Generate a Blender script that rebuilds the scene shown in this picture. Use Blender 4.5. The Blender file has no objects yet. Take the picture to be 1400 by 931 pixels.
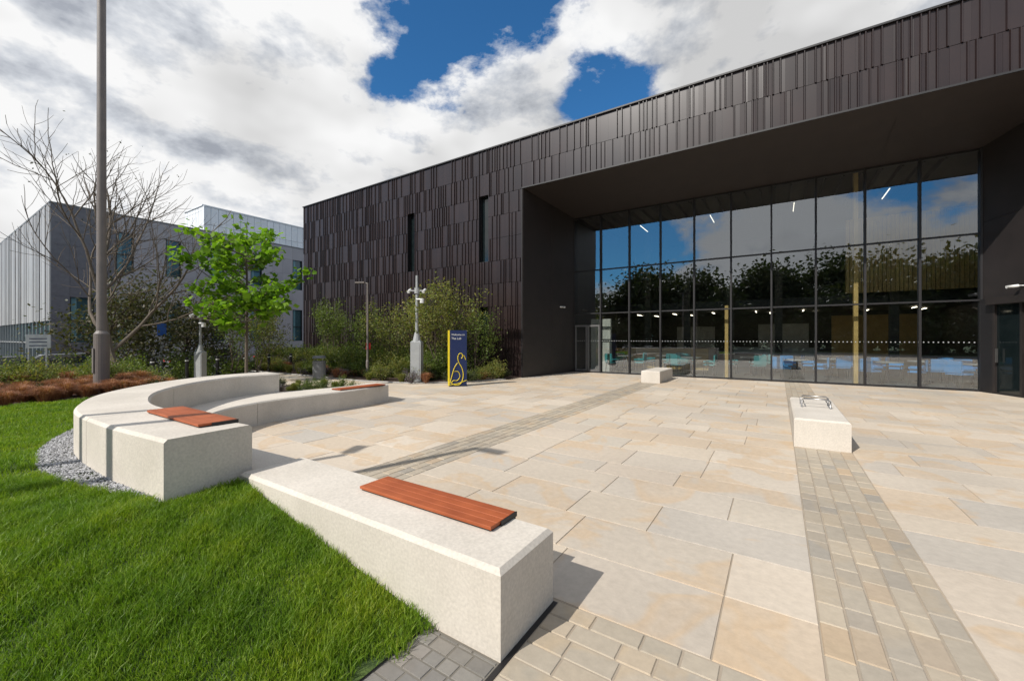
import bpy, math, random
import numpy as np
from mathutils import Vector, Matrix
R=random.Random(7); NR=np.random.default_rng(7)
sc=bpy.context.scene
# ------------------------------------------------------------------ helpers
def link(o,parent=None):
    sc.collection.objects.link(o)
    if parent is not None: o.parent=parent
    return o
def empty(name,loc=(0,0,0)):
    e=bpy.data.objects.new(name,None); e.location=loc; link(e); bpy.context.view_layer.update(); return e
class MB:
    def __init__(s): s.v=[]; s.f=[]; s.m=[]
    def add(s,vs,fs,mi=0):
        n=len(s.v); s.v.extend([tuple(map(float,p)) for p in vs])
        for f in fs: s.f.append(tuple(int(i)+n for i in f)); s.m.append(mi)
    def quad(s,a,b,c,d,mi=0): s.add([a,b,c,d],[(0,1,2,3)],mi)
    def box(s,x0,x1,y0,y1,z0,z1,mi=0,bv=0):
        if bv<=0:
            s.add([(x0,y0,z0),(x1,y0,z0),(x1,y1,z0),(x0,y1,z0),(x0,y0,z1),(x1,y0,z1),(x1,y1,z1),(x0,y1,z1)],
              [(0,3,2,1),(4,5,6,7),(0,1,5,4),(1,2,6,5),(2,3,7,6),(3,0,4,7)],mi)
        else:
            b=bv; zt=z1-b
            s.add([(x0,y0,z0),(x1,y0,z0),(x1,y1,z0),(x0,y1,z0),(x0,y0,zt),(x1,y0,zt),(x1,y1,zt),(x0,y1,zt),
               (x0+b,y0+b,z1),(x1-b,y0+b,z1),(x1-b,y1-b,z1),(x0+b,y1-b,z1)],
              [(0,3,2,1),(8,9,10,11),(0,1,5,4),(1,2,6,5),(2,3,7,6),(3,0,4,7),(4,5,9,8),(5,6,10,9),(6,7,11,10),(7,4,8,11)],mi)
    def tube(s,pts,rad,n=8,mi=0,cap=True):
        pts=[Vector(p) for p in pts]; vs=[];fs=[]
        for i,p in enumerate(pts):
            t=(pts[min(i+1,len(pts)-1)]-pts[max(i-1,0)])
            if t.length<1e-6: t=Vector((0,0,1))
            t.normalize(); ref=Vector((1,0,0)) if abs(t.z)>.9 else Vector((0,0,1))
            a=t.cross(ref).normalized(); b=t.cross(a).normalized()
            r=rad[i] if hasattr(rad,'__len__') else rad
            for k in range(n):
                an=2*math.pi*k/n; vs.append(p+a*math.cos(an)*r+b*math.sin(an)*r)
        for i in range(len(pts)-1):
            for k in range(n):
                fs.append((i*n+k,i*n+(k+1)%n,(i+1)*n+(k+1)%n,(i+1)*n+k))
        if cap:
            fs.append(tuple(range(n))); fs.append(tuple((len(pts)-1)*n+k for k in range(n))[::-1])
        s.add(vs,fs,mi)
    def np_add(s,V,F,mi=0):
        n=len(s.v); s.v.extend(V.tolist()); s.f.extend((F+n).tolist()); s.m.extend([mi]*len(F))
    def build(s,name,mats,parent=None,smooth=False,loc=None):
        me=bpy.data.meshes.new(name); me.from_pydata(s.v,[],s.f)
        for m in mats: me.materials.append(m)
        me.polygons.foreach_set('material_index',s.m)
        if smooth: me.polygons.foreach_set('use_smooth',[len(f)==4 for f in s.f])
        me.update(); o=bpy.data.objects.new(name,me); link(o,parent)
        if loc: o.location=loc
        return o
# ------------------------------------------------------------------ materials
def newmat(name):
    m=bpy.data.materials.new(name); m.use_nodes=True; nt=m.node_tree; nt.nodes.clear()
    o=nt.nodes.new('ShaderNodeOutputMaterial'); return m,nt,o
def N(nt,t,**k):
    n=nt.nodes.new('ShaderNode'+t)
    for a,b in k.items(): setattr(n,a,b)
    return n
def ramp(nt,src,stops):
    r=N(nt,'ValToRGB'); e=r.color_ramp.elements
    while len(e)<len(stops): e.new(.5)
    for i,(p,c) in enumerate(stops):
        e[i].position=p; e[i].color=(c[0],c[1],c[2],1) if hasattr(c,'__len__') else (c,c,c,1)
    nt.links.new(src,r.inputs[0]); return r.outputs[0]
def math_(nt,op,a,b=None,clamp=False):
    n=N(nt,'Math',operation=op); n.use_clamp=clamp
    for i,x in enumerate((a,b)):
        if x is None: continue
        if isinstance(x,(int,float)): n.inputs[i].default_value=x
        else: nt.links.new(x,n.inputs[i])
    return n.outputs[0]
def mixc(nt,f,a,b,bt='MIX'):
    n=N(nt,'Mix',data_type='RGBA',blend_type=bt)
    for s,x in ((n.inputs[0],f),(n.inputs[6],a),(n.inputs[7],b)):
        if isinstance(x,(int,float)): s.default_value=x
        elif hasattr(x,'__len__'): s.default_value=(x[0],x[1],x[2],1)
        else: nt.links.new(x,s)
    return n.outputs[2]
def M(name,c1,c2=None,scale=4,rough=.7,metal=0,bump=0,bscale=None,island=0,spec=.5,fine=0,fineamt=.2,dist=.01):
    m,nt,o=newmat(name); p=N(nt,'BsdfPrincipled'); nt.links.new(p.outputs[0],o.inputs[0])
    p.inputs['Roughness'].default_value=rough; p.inputs['Metallic'].default_value=metal
    p.inputs['Specular IOR Level'].default_value=spec
    tc=N(nt,'TexCoord'); c2=c2 or tuple(x*.8 for x in c1)
    no=N(nt,'TexNoise'); no.inputs['Scale'].default_value=scale; no.inputs['Detail'].default_value=6
    no.inputs['Roughness'].default_value=.6
    nt.links.new(tc.outputs['Object'],no.inputs['Vector'])
    f=ramp(nt,no.outputs[0],[(.35,0),(.65,1)])
    col=mixc(nt,f,c1,c2)
    if fine>0:
        n2=N(nt,'TexNoise'); n2.inputs['Scale'].default_value=fine; n2.inputs['Detail'].default_value=3
        nt.links.new(tc.outputs['Object'],n2.inputs['Vector'])
        col=mixc(nt,1.0,col,ramp(nt,n2.outputs[0],[(.3,1-fineamt),(.7,1+fineamt*.5)]),'MULTIPLY')
    if island>0:
        g=N(nt,'NewGeometry'); rv=ramp(nt,g.outputs['Random Per Island'],[(0,1-island),(1,1+island*.6)])
        col=mixc(nt,1.0,col,rv,'MULTIPLY')
    nt.links.new(col,p.inputs['Base Color'])
    if bump>0:
        b=N(nt,'Bump'); b.inputs['Strength'].default_value=bump; b.inputs['Distance'].default_value=dist
        n3=N(nt,'TexNoise'); n3.inputs['Scale'].default_value=bscale or scale*6; n3.inputs['Detail'].default_value=5
        nt.links.new(tc.outputs['Object'],n3.inputs['Vector']); nt.links.new(n3.outputs[0],b.inputs['Height'])
        nt.links.new(b.outputs[0],p.inputs['Normal'])
    return m
def leafmat(name,cols,trans=.35,rough=.5,patch=0):
    m,nt,o=newmat(name); p=N(nt,'BsdfPrincipled'); t=N(nt,'BsdfTranslucent'); mx=N(nt,'MixShader')
    g=N(nt,'NewGeometry'); c=ramp(nt,g.outputs['Random Per Island'],[(i/(len(cols)-1),c) for i,c in enumerate(cols)])
    if patch:
        tc=N(nt,'TexCoord'); no=N(nt,'TexNoise'); no.inputs['Scale'].default_value=2.2; no.inputs['Detail'].default_value=5; nt.links.new(tc.outputs['Object'],no.inputs['Vector'])
        c=mixc(nt,1.0,c,ramp(nt,no.outputs[0],[(.35,(1-patch*.75,1-patch*.5,1-patch*.3)),(.5,(1,1,1)),(.66,(1+patch*1.1,1+patch*.5,1))]),'MULTIPLY')
    nt.links.new(c,p.inputs['Base Color']); p.inputs['Roughness'].default_value=rough
    p.inputs['Specular IOR Level'].default_value=.3
    c2=mixc(nt,1.0,c,(1.5,1.6,.7),'MULTIPLY'); nt.links.new(c2,t.inputs[0])
    mx.inputs[0].default_value=trans; nt.links.new(p.outputs[0],mx.inputs[1]); nt.links.new(t.outputs[0],mx.inputs[2])
    nt.links.new(mx.outputs[0],o.inputs[0]); return m
def stonemat(name,cols,iron,ironamt,rough=.75):
    m,nt,o=newmat(name); p=N(nt,'BsdfPrincipled'); nt.links.new(p.outputs[0],o.inputs[0]); p.inputs['Roughness'].default_value=rough
    p.inputs['Specular IOR Level'].default_value=.3
    g=N(nt,'NewGeometry'); tc=N(nt,'TexCoord'); r=g.outputs['Random Per Island']
    base=ramp(nt,r,[(i/(len(cols)-1),c) for i,c in enumerate(cols)])
    w=math_(nt,'MULTIPLY',r,91.7)
    n1=N(nt,'TexNoise',noise_dimensions='4D'); n1.inputs['Scale'].default_value=1.1; n1.inputs['Detail'].default_value=3
    n1.inputs['Distortion'].default_value=.9
    nt.links.new(tc.outputs['Object'],n1.inputs['Vector']); nt.links.new(w,n1.inputs['W'])
    f=ramp(nt,n1.outputs[0],[(.53,0),(.575,ironamt),(.65,ironamt*.45),(.78,ironamt)])
    col=mixc(nt,f,base,iron)
    n2=N(nt,'TexNoise'); n2.inputs['Scale'].default_value=16; n2.inputs['Detail'].default_value=7; n2.inputs['Roughness'].default_value=.7
    nt.links.new(tc.outputs['Object'],n2.inputs['Vector'])
    col=mixc(nt,1.0,col,ramp(nt,n2.outputs[0],[(.3,.87),(.7,1.05)]),'MULTIPLY')
    n4=N(nt,'TexNoise'); n4.inputs['Scale'].default_value=.45; n4.inputs['Detail'].default_value=6
    nt.links.new(tc.outputs['Object'],n4.inputs['Vector'])
    col=mixc(nt,1.0,col,ramp(nt,n4.outputs[0],[(.35,.87),(.6,1.02)]),'MULTIPLY')
    nt.links.new(col,p.inputs['Base Color'])
    b=N(nt,'Bump'); b.inputs['Strength'].default_value=.3; b.inputs['Distance'].default_value=.004
    n3=N(nt,'TexNoise'); n3.inputs['Scale'].default_value=30; n3.inputs['Detail'].default_value=6
    nt.links.new(tc.outputs['Object'],n3.inputs['Vector']); nt.links.new(n3.outputs[0],b.inputs['Height']); nt.links.new(b.outputs[0],p.inputs['Normal'])
    return m
def glassmat(name,tint,base,rc=(.9,.95,1)):
    m,nt,o=newmat(name); t=N(nt,'BsdfTransparent'); g=N(nt,'BsdfGlossy'); mx=N(nt,'MixShader'); fr=N(nt,'LayerWeight')
    t.inputs[0].default_value=(*tint,1); g.inputs[0].default_value=(*rc,1); g.inputs['Roughness'].default_value=0.0
    fr.inputs[0].default_value=.5
    pw=math_(nt,'POWER',fr.outputs['Facing'],4.0)
    f=math_(nt,'MULTIPLY_ADD',pw,.8); f.node.inputs[2].default_value=base; f.node.use_clamp=True
    nt.links.new(f,mx.inputs[0]); nt.links.new(t.outputs[0],mx.inputs[1]); nt.links.new(g.outputs[0],mx.inputs[2])
    nt.links.new(mx.outputs[0],o.inputs[0]); return m
def emis(name,c,s):
    m,nt,o=newmat(name); e=N(nt,'Emission'); e.inputs[0].default_value=(*c,1); e.inputs[1].default_value=s
    nt.links.new(e.outputs[0],o.inputs[0]); return m

m_clad=M('dark_metal_cladding',(.026,.0155,.0145),(.019,.012,.012),scale=.8,rough=.32,island=.16,spec=.46)
m_black=M('black_metal',(.012,.011,.012),rough=.5)
m_portal=M('portal_panel',(.024,.019,.018),(.018,.015,.014),scale=2,rough=.5,island=.2)
m_soffit=M('soffit_panel',(.030,.023,.021),(.026,.020,.019),scale=2,rough=.6,island=.1)
m_conc=M('pale_concrete',(.62,.57,.50),(.53,.485,.42),scale=1.5,rough=.85,bump=.25,bscale=60,fine=55,fineamt=.12,spec=.25,dist=.003)
m_slab=stonemat('sandstone_slab',[(.51,.435,.35),(.60,.52,.42),(.47,.415,.345),(.57,.485,.38),(.46,.42,.365),(.55,.445,.33),(.50,.45,.375)],(.54,.395,.25),.62)
m_sett=stonemat('sett_grey',[(.34,.295,.235),(.43,.37,.285),(.37,.325,.26),(.46,.39,.295),(.32,.29,.245),(.46,.35,.235)],(.43,.34,.23),.35)
m_sett2=stonemat('sett_tan',[(.42,.365,.285),(.50,.425,.33),(.39,.345,.275),(.48,.395,.29),(.385,.345,.285)],(.49,.37,.23),.4)
m_cob=stonemat('cobble_grey',[(.16,.15,.135),(.24,.225,.20),(.19,.18,.165),(.27,.245,.22)],(.20,.17,.14),.3)
m_mortar=M('mortar',(.36,.30,.23),(.29,.245,.19),rough=.95)
m_wood=M('hardwood',(.38,.10,.035),(.27,.065,.022),scale=3,rough=.5,island=.12,spec=.3)
m_steel=M('brushed_steel',(.35,.34,.33),rough=.35,metal=.9)
m_grey=M('grey_painted_steel',(.33,.34,.34),(.28,.29,.29),rough=.5)
m_dgrey=M('mid_grey_painted_steel',(.17,.175,.175),(.14,.145,.145),rough=.5)
m_pole=M('pole_paint',(.18,.155,.14),(.15,.13,.118),rough=.5)
m_white=M('white_paint',(.75,.75,.73),rough=.5)
m_navy=M('navy_panel',(.010,.022,.09),(.009,.02,.08),rough=.35)
m_yel=M('yellow_panel',(.75,.58,.02),(.7,.54,.02),rough=.4)
m_red=M('red_panel',(.6,.03,.03),rough=.4)
m_blue=M('blue_panel',(.02,.12,.5),rough=.4)
m_soil=M('bark_mulch_soil',(.095,.055,.035),(.055,.034,.024),scale=30,rough=.95,bump=1,bscale=60,dist=.03)
m_turf=M('turf_soil',(.07,.11,.02),(.04,.07,.015),scale=12,rough=.95,bump=1,bscale=80)
m_asph=M('asphalt',(.06,.06,.062),(.045,.045,.047),scale=3,rough=.9,bump=.5,bscale=80)
m_field=M('grass_ground',(.06,.10,.025),(.04,.075,.02),scale=2,rough=.95)
m_kerb=M('kerb_stone',(.36,.35,.33),rough=.85)
m_gravel=M('gravel_stone',(.44,.44,.45),(.30,.30,.31),scale=20,rough=.85,island=.45)
m_bark=M('bark',(.12,.09,.065),(.07,.052,.04),scale=25,rough=.95,bump=.8,bscale=50)
m_bark2=M('pale_bark',(.16,.13,.10),(.10,.08,.062),scale=25,rough=.95,bump=.6,bscale=50)
m_grass=leafmat('grass_blades',[(.10,.19,.012),(.165,.27,.018),(.13,.225,.015),(.25,.33,.045),(.145,.245,.016),(.075,.145,.012)],.36,patch=.32)
m_leafb=leafmat('bright_leaf',[(.07,.15,.012),(.14,.27,.018),(.22,.36,.03),(.10,.21,.015)],.45)
m_leafd=leafmat('dark_leaf',[(.03,.045,.015),(.05,.07,.02),(.07,.075,.03),(.035,.06,.015)],.25)
m_leafbr=leafmat('brownish_leaf',[(.045,.05,.02),(.08,.07,.035),(.055,.07,.025),(.10,.08,.045)],.3)
m_leafm=leafmat('mid_leaf',[(.06,.10,.02),(.11,.16,.03),(.15,.18,.04),(.08,.12,.025)],.35)
m_leafy=leafmat('yellowing_leaf',[(.12,.16,.03),(.18,.20,.05),(.23,.20,.055),(.10,.14,.03)],.35)
m_reddish=leafmat('red_grass',[(.27,.10,.055),(.38,.18,.09),(.22,.075,.045),(.38,.25,.14)],.25)
m_purple=leafmat('lavender',[(.12,.14,.05),(.20,.13,.24),(.11,.14,.05),(.24,.18,.28)],.2)
m_glass=glassmat('curtain_glass',(.82,.87,.85),.22)
m_wglass=M('window_glass',(.006,.010,.011),(.010,.015,.016),rough=.05,spec=.7)
m_bglass=M('office_window_glass',(.04,.085,.09),(.06,.11,.12),rough=.08,spec=.7)
m_wpanel=M('window_teal_panel',(.16,.30,.33),rough=.2)
m_gpan=M('grey_cladding_panel',(.42,.395,.405),(.36,.34,.35),scale=.4,rough=.5,island=.07)
m_gpan2=M('silver_ribbed_cladding',(.38,.375,.37),(.33,.325,.32),scale=.4,rough=.45,island=.12)
m_lou=M('white_louvre',(.78,.80,.82),(.72,.74,.76),rough=.4,island=.08)
m_floor=M('interior_floor',(.15,.14,.13),(.11,.105,.10),rough=.35)
m_iwall=M('interior_dark_wall',(.06,.052,.046),rough=.7)
m_iwall2=M('interior_pale_wall',(.45,.45,.42),rough=.7)
m_timber=M('interior_timber',(.46,.31,.11),(.38,.25,.085),scale=3,rough=.5,island=.1)
m_chair=M('blue_fabric',(.03,.25,.60),rough=.8)
m_teal=M('teal_fabric',(.04,.26,.28),rough=.8)
m_lamp=emis('linear_light',(1,.90,.74),2.0)
m_lamp_added=emis('linear_light_added',(1,.86,.66),9.0)  # for the extra strips that brighten the interior
m_tyre=M('tyre',(.02,.02,.02),rough=.9)
m_carD=M('car_paint_dark',(.02,.022,.028),rough=.2,spec=.8)
m_carS=M('car_paint_silver',(.35,.36,.38),rough=.25,metal=.5)

# ------------------------------------------------------------------ ground
g=MB()
xs=[-500,-24,-19.6,500]; zs=[-.6,-.6,-.06,-.06]
for i in range(3):
    g.quad((xs[i],-500,zs[i]),(xs[i+1],-500,zs[i+1]),(xs[i+1],500,zs[i+1]),(xs[i],500,zs[i]))
g.build('ground',[m_asph])
g=MB(); g.quad((-19.4,-300,-.045),(300,-300,-.045),(300,-16,-.045),(-19.4,-16,-.045)); g.build('grass_field',[m_field])
g=MB(); g.box(-19,60,-16,-15.85,-.06,.06); g.box(-19,60,-10.15,-10,-.06,.004); g.build('road_kerb',[m_kerb])
g=MB()
for i in range(16): g.box(-18+i*4,-16+i*4,-13.1,-12.98,-.059,-.055)
g.build('road_marking',[m_white])

# paving
g=MB(); g.quad((-19.2,-10,-.006),(24,-10,-.006),(24,17.9,-.006),(-19.2,17.9,-.006)); g.build('plaza_base',[m_mortar])
def slab(g,x0,x1,y0,y1,gap=.003,z=0,b=.003):
    x0+=gap;x1-=gap;y0+=gap;y1-=gap
    g.add([(x0,y0,z-.008),(x1,y0,z-.008),(x1,y1,z-.008),(x0,y1,z-.008),(x0+b,y0+b,z),(x1-b,y0+b,z),(x1-b,y1-b,z),(x0+b,y1-b,z)],
      [(4,5,6,7),(0,1,5,4),(1,2,6,5),(2,3,7,6),(3,0,4,7)])
LX0,LX1,RX0,RX1=-4.22,-3.56,.19,.86
g=MB()
def slabrows(segs,ya,yb):
    y=ya
    while y<yb-.2:
        h=R.choice([.45,.6,.6,.6,.75]); 
        if y+h>yb-.3: h=yb-y
        for (a,b) in segs:
            x=a
            first=True
            while x<b-.05:
                w=R.uniform(.6,1.25)
                if first: w=R.uniform(.35,1.2); first=False
                if x+w>b-.35: w=b-x
                cx,cy=x+w/2,y+h/2
                if not(cx<-9.6 and cy<4.6): slab(g,x,x+w,y,y+h,z=R.uniform(-.0006,.0006))
                x+=w
        y+=h
slabrows([(-19.2,LX0),(LX1,RX0),(RX1,24)],2.24,17.84)
slabrows([(-1.12,RX0),(RX1,24)],-10,-1.0)
g.build('plaza_paving',[m_slab])
g=MB()
for (a,b,y0,y1) in ((LX0,LX1,2.24,14.8),(RX0,RX1,-10,17.8)):
    n=5; w=(b-a)/n
    for i in range(n):
        y=y0+R.uniform(-.2,0); 
        while y<y1:
            L=R.uniform(.18,.34); slab(g,a+i*w,a+(i+1)*w,max(y,y0),min(y+L,y1),gap=.0035,z=R.uniform(-.001,.0015),b=.005); y+=L
            if y1-y<.05: break
g.build('sett_band_paving',[m_sett])
g=MB(); y=-1.0
while y<2.2:
    h=min(.13,2.235-y)
    for (a,b) in ((-1.12,RX0),(RX1,14)):
        x=a
        while x<b-.03:
            w=R.uniform(.16,.32)
            if x+w>b-.1: w=b-x
            slab(g,x,x+w,y,y+h,gap=.0035,z=R.uniform(-.001,.0015),b=.005); x+=w
    y+=.1294
g.build('sett_paving',[m_sett2])
g=MB(); y=-3
while y<1.64:
    x=-1.63-R.uniform(0,.05)
    while x<-1.16:
        w=R.uniform(.09,.14)
        if x+w>-1.2: w=-1.155-x
        slab(g,x,x+w,y,min(y+.085,1.64),gap=.003,z=R.uniform(-.001,.002),b=.004); x+=w
    y+=.0855
g.build('cobble_edging',[m_cob])
g=MB(); g.quad((-1.69,-3,-.003),(-1.152,-3,-.003),(-1.152,1.65,-.003),(-1.69,1.65,-.003)); g.build('cobble_joint_sand',[M('joint_sand',(.17,.155,.13),rough=.95)])
g=MB(); g.box(-1.15,-1.122,-10,2.22,-.03,-.002); g.build('drain_slot',[m_black])

# ------------------------------------------------------------------ terrain (lawn)
def catmull(P,n):
    P=[np.array(p,float) for p in P]; P=[2*P[0]-P[1]]+P+[2*P[-1]-P[-2]]; out=[]
    S=len(P)-3
    for i in range(n+1):
        t=i/n*S; k=min(int(t),S-1); t-=k; a,b,c,d=P[k:k+4]
        out.append(.5*((2*b)+(-a+c)*t+(2*a-5*b+4*c-d)*t*t+(-a+3*b-3*c+d)*t**3))
    return np.array(out)
Bc=catmull([(-3.9,1.45),(-5.2,1.36),(-6.4,1.42),(-7.7,1.88),(-8.8,2.78),(-9.4,3.8),(-9.42,4.65)],60)
def sstep(t): t=np.clip(t,0,1); return t*t*(3-2*t)
def H(x,y):
    x=np.asarray(x,float); y=np.asarray(y,float)
    h=np.minimum(.17*np.clip(-1.55-x,0,99),.37)
    h=h*(1-sstep((y-3.4)/1.3)*(x<-9.2))
    h=h-(.95*sstep((-15.5-x)/4.5))
    h=np.where(y<-3,h*(1-sstep((-3-y)/3)),h)
    return h+.012*np.sin(x*1.7)*np.sin(y*2.1)*(x<-2)
def ytop(x):
    if x>-3.9: return 1.66
    if x>-9.35:
        i=np.argmin(abs(Bc[:45,0]-x)); return float(Bc[i,1])
    return 4.7
g=MB(); cols=[-1.63-i*.1475 for i in range(126)]; ny=40; P=[]
for x in cols:
    yt=ytop(x)
    for j in range(ny+1):
        y=-8+(yt+8)*j/ny; P.append((x,y,float(H(x,y))-.006+(.0 if x<-1.7 else .004)))
F=[];Mi=[]
for i in range(len(cols)-1):
    for j in range(ny):
        a=i*(ny+1)+j; F.append((a,a+1,a+ny+2,a+ny+1)); Mi.append(1 if cols[i]<-11.4 else 0)
g.v=P; g.f=F; g.m=Mi
g.build('lawn_ground',[m_turf,m_soil],smooth=True)
def distB(x,y):
    A=Bc[:-1]; D=Bc[1:]-A; px=np.stack([x,y],1)
    best=np.full(len(x),1e9)
    for a,d in zip(A,D):
        t=np.clip(((px-a)@d)/(d@d),0,1); q=a+t[:,None]*d
        best=np.minimum(best,np.hypot(*(px-q).T))
    return best
def gw(x): return np.clip((-4.05-x)*.22,.02,.25)
def blades(name,n,xr,yr,hmin,hmax,wd,mat):
    x=NR.uniform(*xr,n); y=NR.uniform(*yr,n)
    d=distB(x,y)
    lim=np.where(x<-9.3,3.9,np.where(x<-3.9,9,1.64))
    inside=np.array([ytop(v) for v in np.round(x,2)])
    edge=-1.63+.04*np.sin(y*9)+.03*np.sin(y*23+1)
    ok=(y<np.minimum(lim,inside))&~((x<-3.85)&(d<.33+gw(x)))&(x<edge+NR.normal(0,.02,n))
    x=x[ok];y=y[ok];n=len(x)
    hh=NR.uniform(hmin,hmax,n)*(1+.35*np.sin(x*5.3+np.sin(y*4))*np.sin(y*6.1)+.2*np.sin(x*17+y*11)); z=H(x,y)-.006
    hh=np.where(NR.random(n)<.03,hh*1.5,hh)
    an=NR.uniform(0,2*np.pi,n); dx,dy=np.cos(an)*wd/2,np.sin(an)*wd/2
    la=NR.uniform(0,2*np.pi,n); le=NR.uniform(.1,1.0,n)*hh; lx,ly=np.cos(la)*le,np.sin(la)*le
    V=np.empty((n,5,3)); 
    V[:,0]=np.stack([x-dx,y-dy,z],1); V[:,1]=np.stack([x+dx,y+dy,z],1)
    V[:,2]=np.stack([x+dx*.8+lx*.35,y+dy*.8+ly*.35,z+hh*.6],1); V[:,3]=np.stack([x-dx*.8+lx*.35,y-dy*.8+ly*.35,z+hh*.6],1)
    V[:,4]=np.stack([x+lx,y+ly,z+hh],1)
    b=(np.arange(n)*5)[:,None]
    me=bpy.data.meshes.new(name); 
    q=(b+np.array([[0,1,2,3]])).tolist(); t=(b+np.array([[3,2,4]])).tolist()
    me.from_pydata(V.reshape(-1,3).tolist(),[],q+t); me.materials.append(mat); me.update()
    return me
lawn=empty('lawn')
for nm,a in (('blades_near',(140000,(-5.5,-1.55),(-.4,1.66),.03,.065,.0045)),('blades_far',(90000,(-11.6,-5.5),(-.3,3.9),.03,.06,.007)),('blades_side',(35000,(-11.5,-1.55),(-4,-.35),.035,.07,.008))):
    me=blades(nm,*a,m_grass); link(bpy.data.objects.new(nm,me),lawn)
# gravel
ICO=np.array([(0,0,1),(0,0,-1),(1,0,0),(-1,0,0),(0,1,0),(0,-1,0)],float)
IF=np.array([(0,2,4),(0,4,3),(0,3,5),(0,5,2),(1,4,2),(1,3,4),(1,5,3),(1,2,5)])
def stones(xyz,s,g):
    n=len(xyz); V=ICO[None]*NR.uniform(.6,1.3,(n,6,1))*s[:,None,None]
    V[:,:,2]*=.7; a=NR.uniform(0,6.28,n); c,si=np.cos(a)[:,None],np.sin(a)[:,None]
    X=V[:,:,0]*c-V[:,:,1]*si; Y=V[:,:,0]*si+V[:,:,1]*c; V=np.stack([X,Y,V[:,:,2]],2)+xyz[:,None]
    g.np_add(V.reshape(-1,3),(IF[None]+(np.arange(n)*6)[:,None,None]).reshape(-1,3))
n=90000; x=NR.uniform(-10.3,-3.9,n); y=NR.uniform(.5,4.6,n); d=distB(x,y)
inside=np.array([ytop(v) for v in np.round(x,2)])
ok=(d>.30)&(d<.34+gw(x))&(y<inside); x=x[ok];y=y[ok]
g=MB(); stones(np.stack([x,y,H(x,y)+NR.uniform(0,.012,len(x))],1),NR.uniform(.008,.018,len(x)),g)
g.build('gravel_strip',[m_gravel])

# ------------------------------------------------------------------ benches
def ribbon(g,L,Rr,z0,z1,ch=.025,cuts=()):
    n=len(L); cuts=sorted(set([0,n-1]+list(cuts)))
    for a,b in zip(cuts[:-1],cuts[1:]):
        vs=[];fs=[]
        for i in range(a,b+1):
            l=np.array(L[i]);r=np.array(Rr[i]); w=(r-l)/np.linalg.norm(r-l)
            t=(np.array(L[min(i+1,n-1)])-np.array(L[max(i-1,0)])); t=t/np.linalg.norm(t)
            off=np.zeros(2)
            if i==a and a!=0: off=t*.004
            if i==b and b!=n-1: off=-t*.004
            l=l+off;r=r+off
            for (p,z) in ((l,z0),(l,z1-ch),(l+w*ch,z1),(r-w*ch,z1),(r,z1-ch),(r,z0)): vs.append((p[0],p[1],z))
        m=b-a+1
        for i in range(m-1):
            for k in range(5): fs.append((i*6+k,(i+1)*6+k,(i+1)*6+k+1,i*6+k+1))
        fs.append(tuple(range(6))); fs.append(tuple((m-1)*6+k for k in range(6))[::-1]); g.add(vs,fs)
def benchbox(g,x0,x1,y0,y1,z1,z0=-.05,ch=.025): g.box(x0,x1,y0,y1,z0,z1,0,ch)
def pad(par,x0,x1,y0,y1,z,dir='x'):
    g=MB(); n=4
    if dir=='x':
        w=(y1-y0)/n
        for i in range(n): g.box(x0,x1,y0+i*w+.0006,y0+(i+1)*w-.0006,z+.010,z+.030,0,.002)
        m=MB(); m.box(x0+.01,x1-.01,y0+.01,y1-.01,z-.004,z+.0095); 
        m.box(x1+.002,x1+.010,y0+.1,y1+.008,z-.002,z+.028)
        m.box(x0,x1,y1+.0005,y1+.008,z-.05,z+.025)
    else:
        w=(x1-x0)/n
        for i in range(n): g.box(x0+i*w+.0006,x0+(i+1)*w-.0006,y0,y1,z+.010,z+.030,0,.002)
        m=MB(); m.box(x0+.01,x1-.01,y0+.01,y1-.01,z-.004,z+.0095)
    g.build('timber_seat_slats',[m_wood],par); m.build('seat_bracket',[m_black],par)
b=empty('concrete_bench')
g=MB(); benchbox(g,-3.885,-1.15,1.655,2.215,.445); g.build('body',[m_conc],b); pad(b,-2.66,-1.43,1.955,2.222,.448)
b=empty('curved_concrete_bench')
T=np.gradient(Bc,axis=0); T/=np.linalg.norm(T,axis=1)[:,None]; Nn=np.stack([-T[:,1],T[:,0]],1)
hw=.32
g=MB(); ribbon(g,(Bc+Nn*hw).tolist(),(Bc-Nn*hw).tolist(),-.1,.83,cuts=(13,34)); g.build('back_tier',[m_conc],b)
Fr=catmull([(-3.95,2.2),(-5.2,2.15),(-6.5,2.3),(-7.5,2.85),(-8.0,3.7),(-8.12,4.85),(-8.1,5.9),(-8.3,6.95)],70)
Kr=catmull([(-3.95,1.5),(-5.2,1.4),(-6.4,1.5),(-7.65,1.95),(-8.72,2.85),(-9.3,3.85),(-9.0,5.2),(-8.88,6.1),(-9.02,7.05)],70)
g=MB(); ribbon(g,Fr.tolist(),Kr.tolist(),-.05,.42,cuts=(18,40)); g.build('seat_tier',[m_conc],b)
pad(b,-5.4,-4.14,1.44,1.74,.833)
pad(b,-8.5,-8.17,5.5,6.75,.423,'y')
b=empty('concrete_bench.001'); g=MB(); benchbox(g,RX0,RX1-.01,7.33,9.9,.42); g.build('body',[m_conc],b)
g=MB()
for yy in (8.55,8.95):
    g.tube([(.33,yy,.41),(.33,yy,.54),(.36,yy,.57),(.69,yy,.57),(.72,yy,.54),(.72,yy,.41)],.012,8)
g.tube([(.36,8.55,.50),(.36,8.95,.50)],.009,8); g.tube([(.69,8.55,.50),(.69,8.95,.50)],.009,8)
g.build('armrest_rail',[m_steel],b,smooth=True)
b=empty('concrete_bench.002'); g=MB(); benchbox(g,-4.15,-3.5,14.85,16.9,.42); g.build('body',[m_conc],b)
g=MB(); g.box(1.7,2.3,7.9,8.5,-.005,.002); g.box(1.75,2.25,7.95,8.45,.002,.0035); g.build('manhole_cover',[m_slab])

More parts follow.
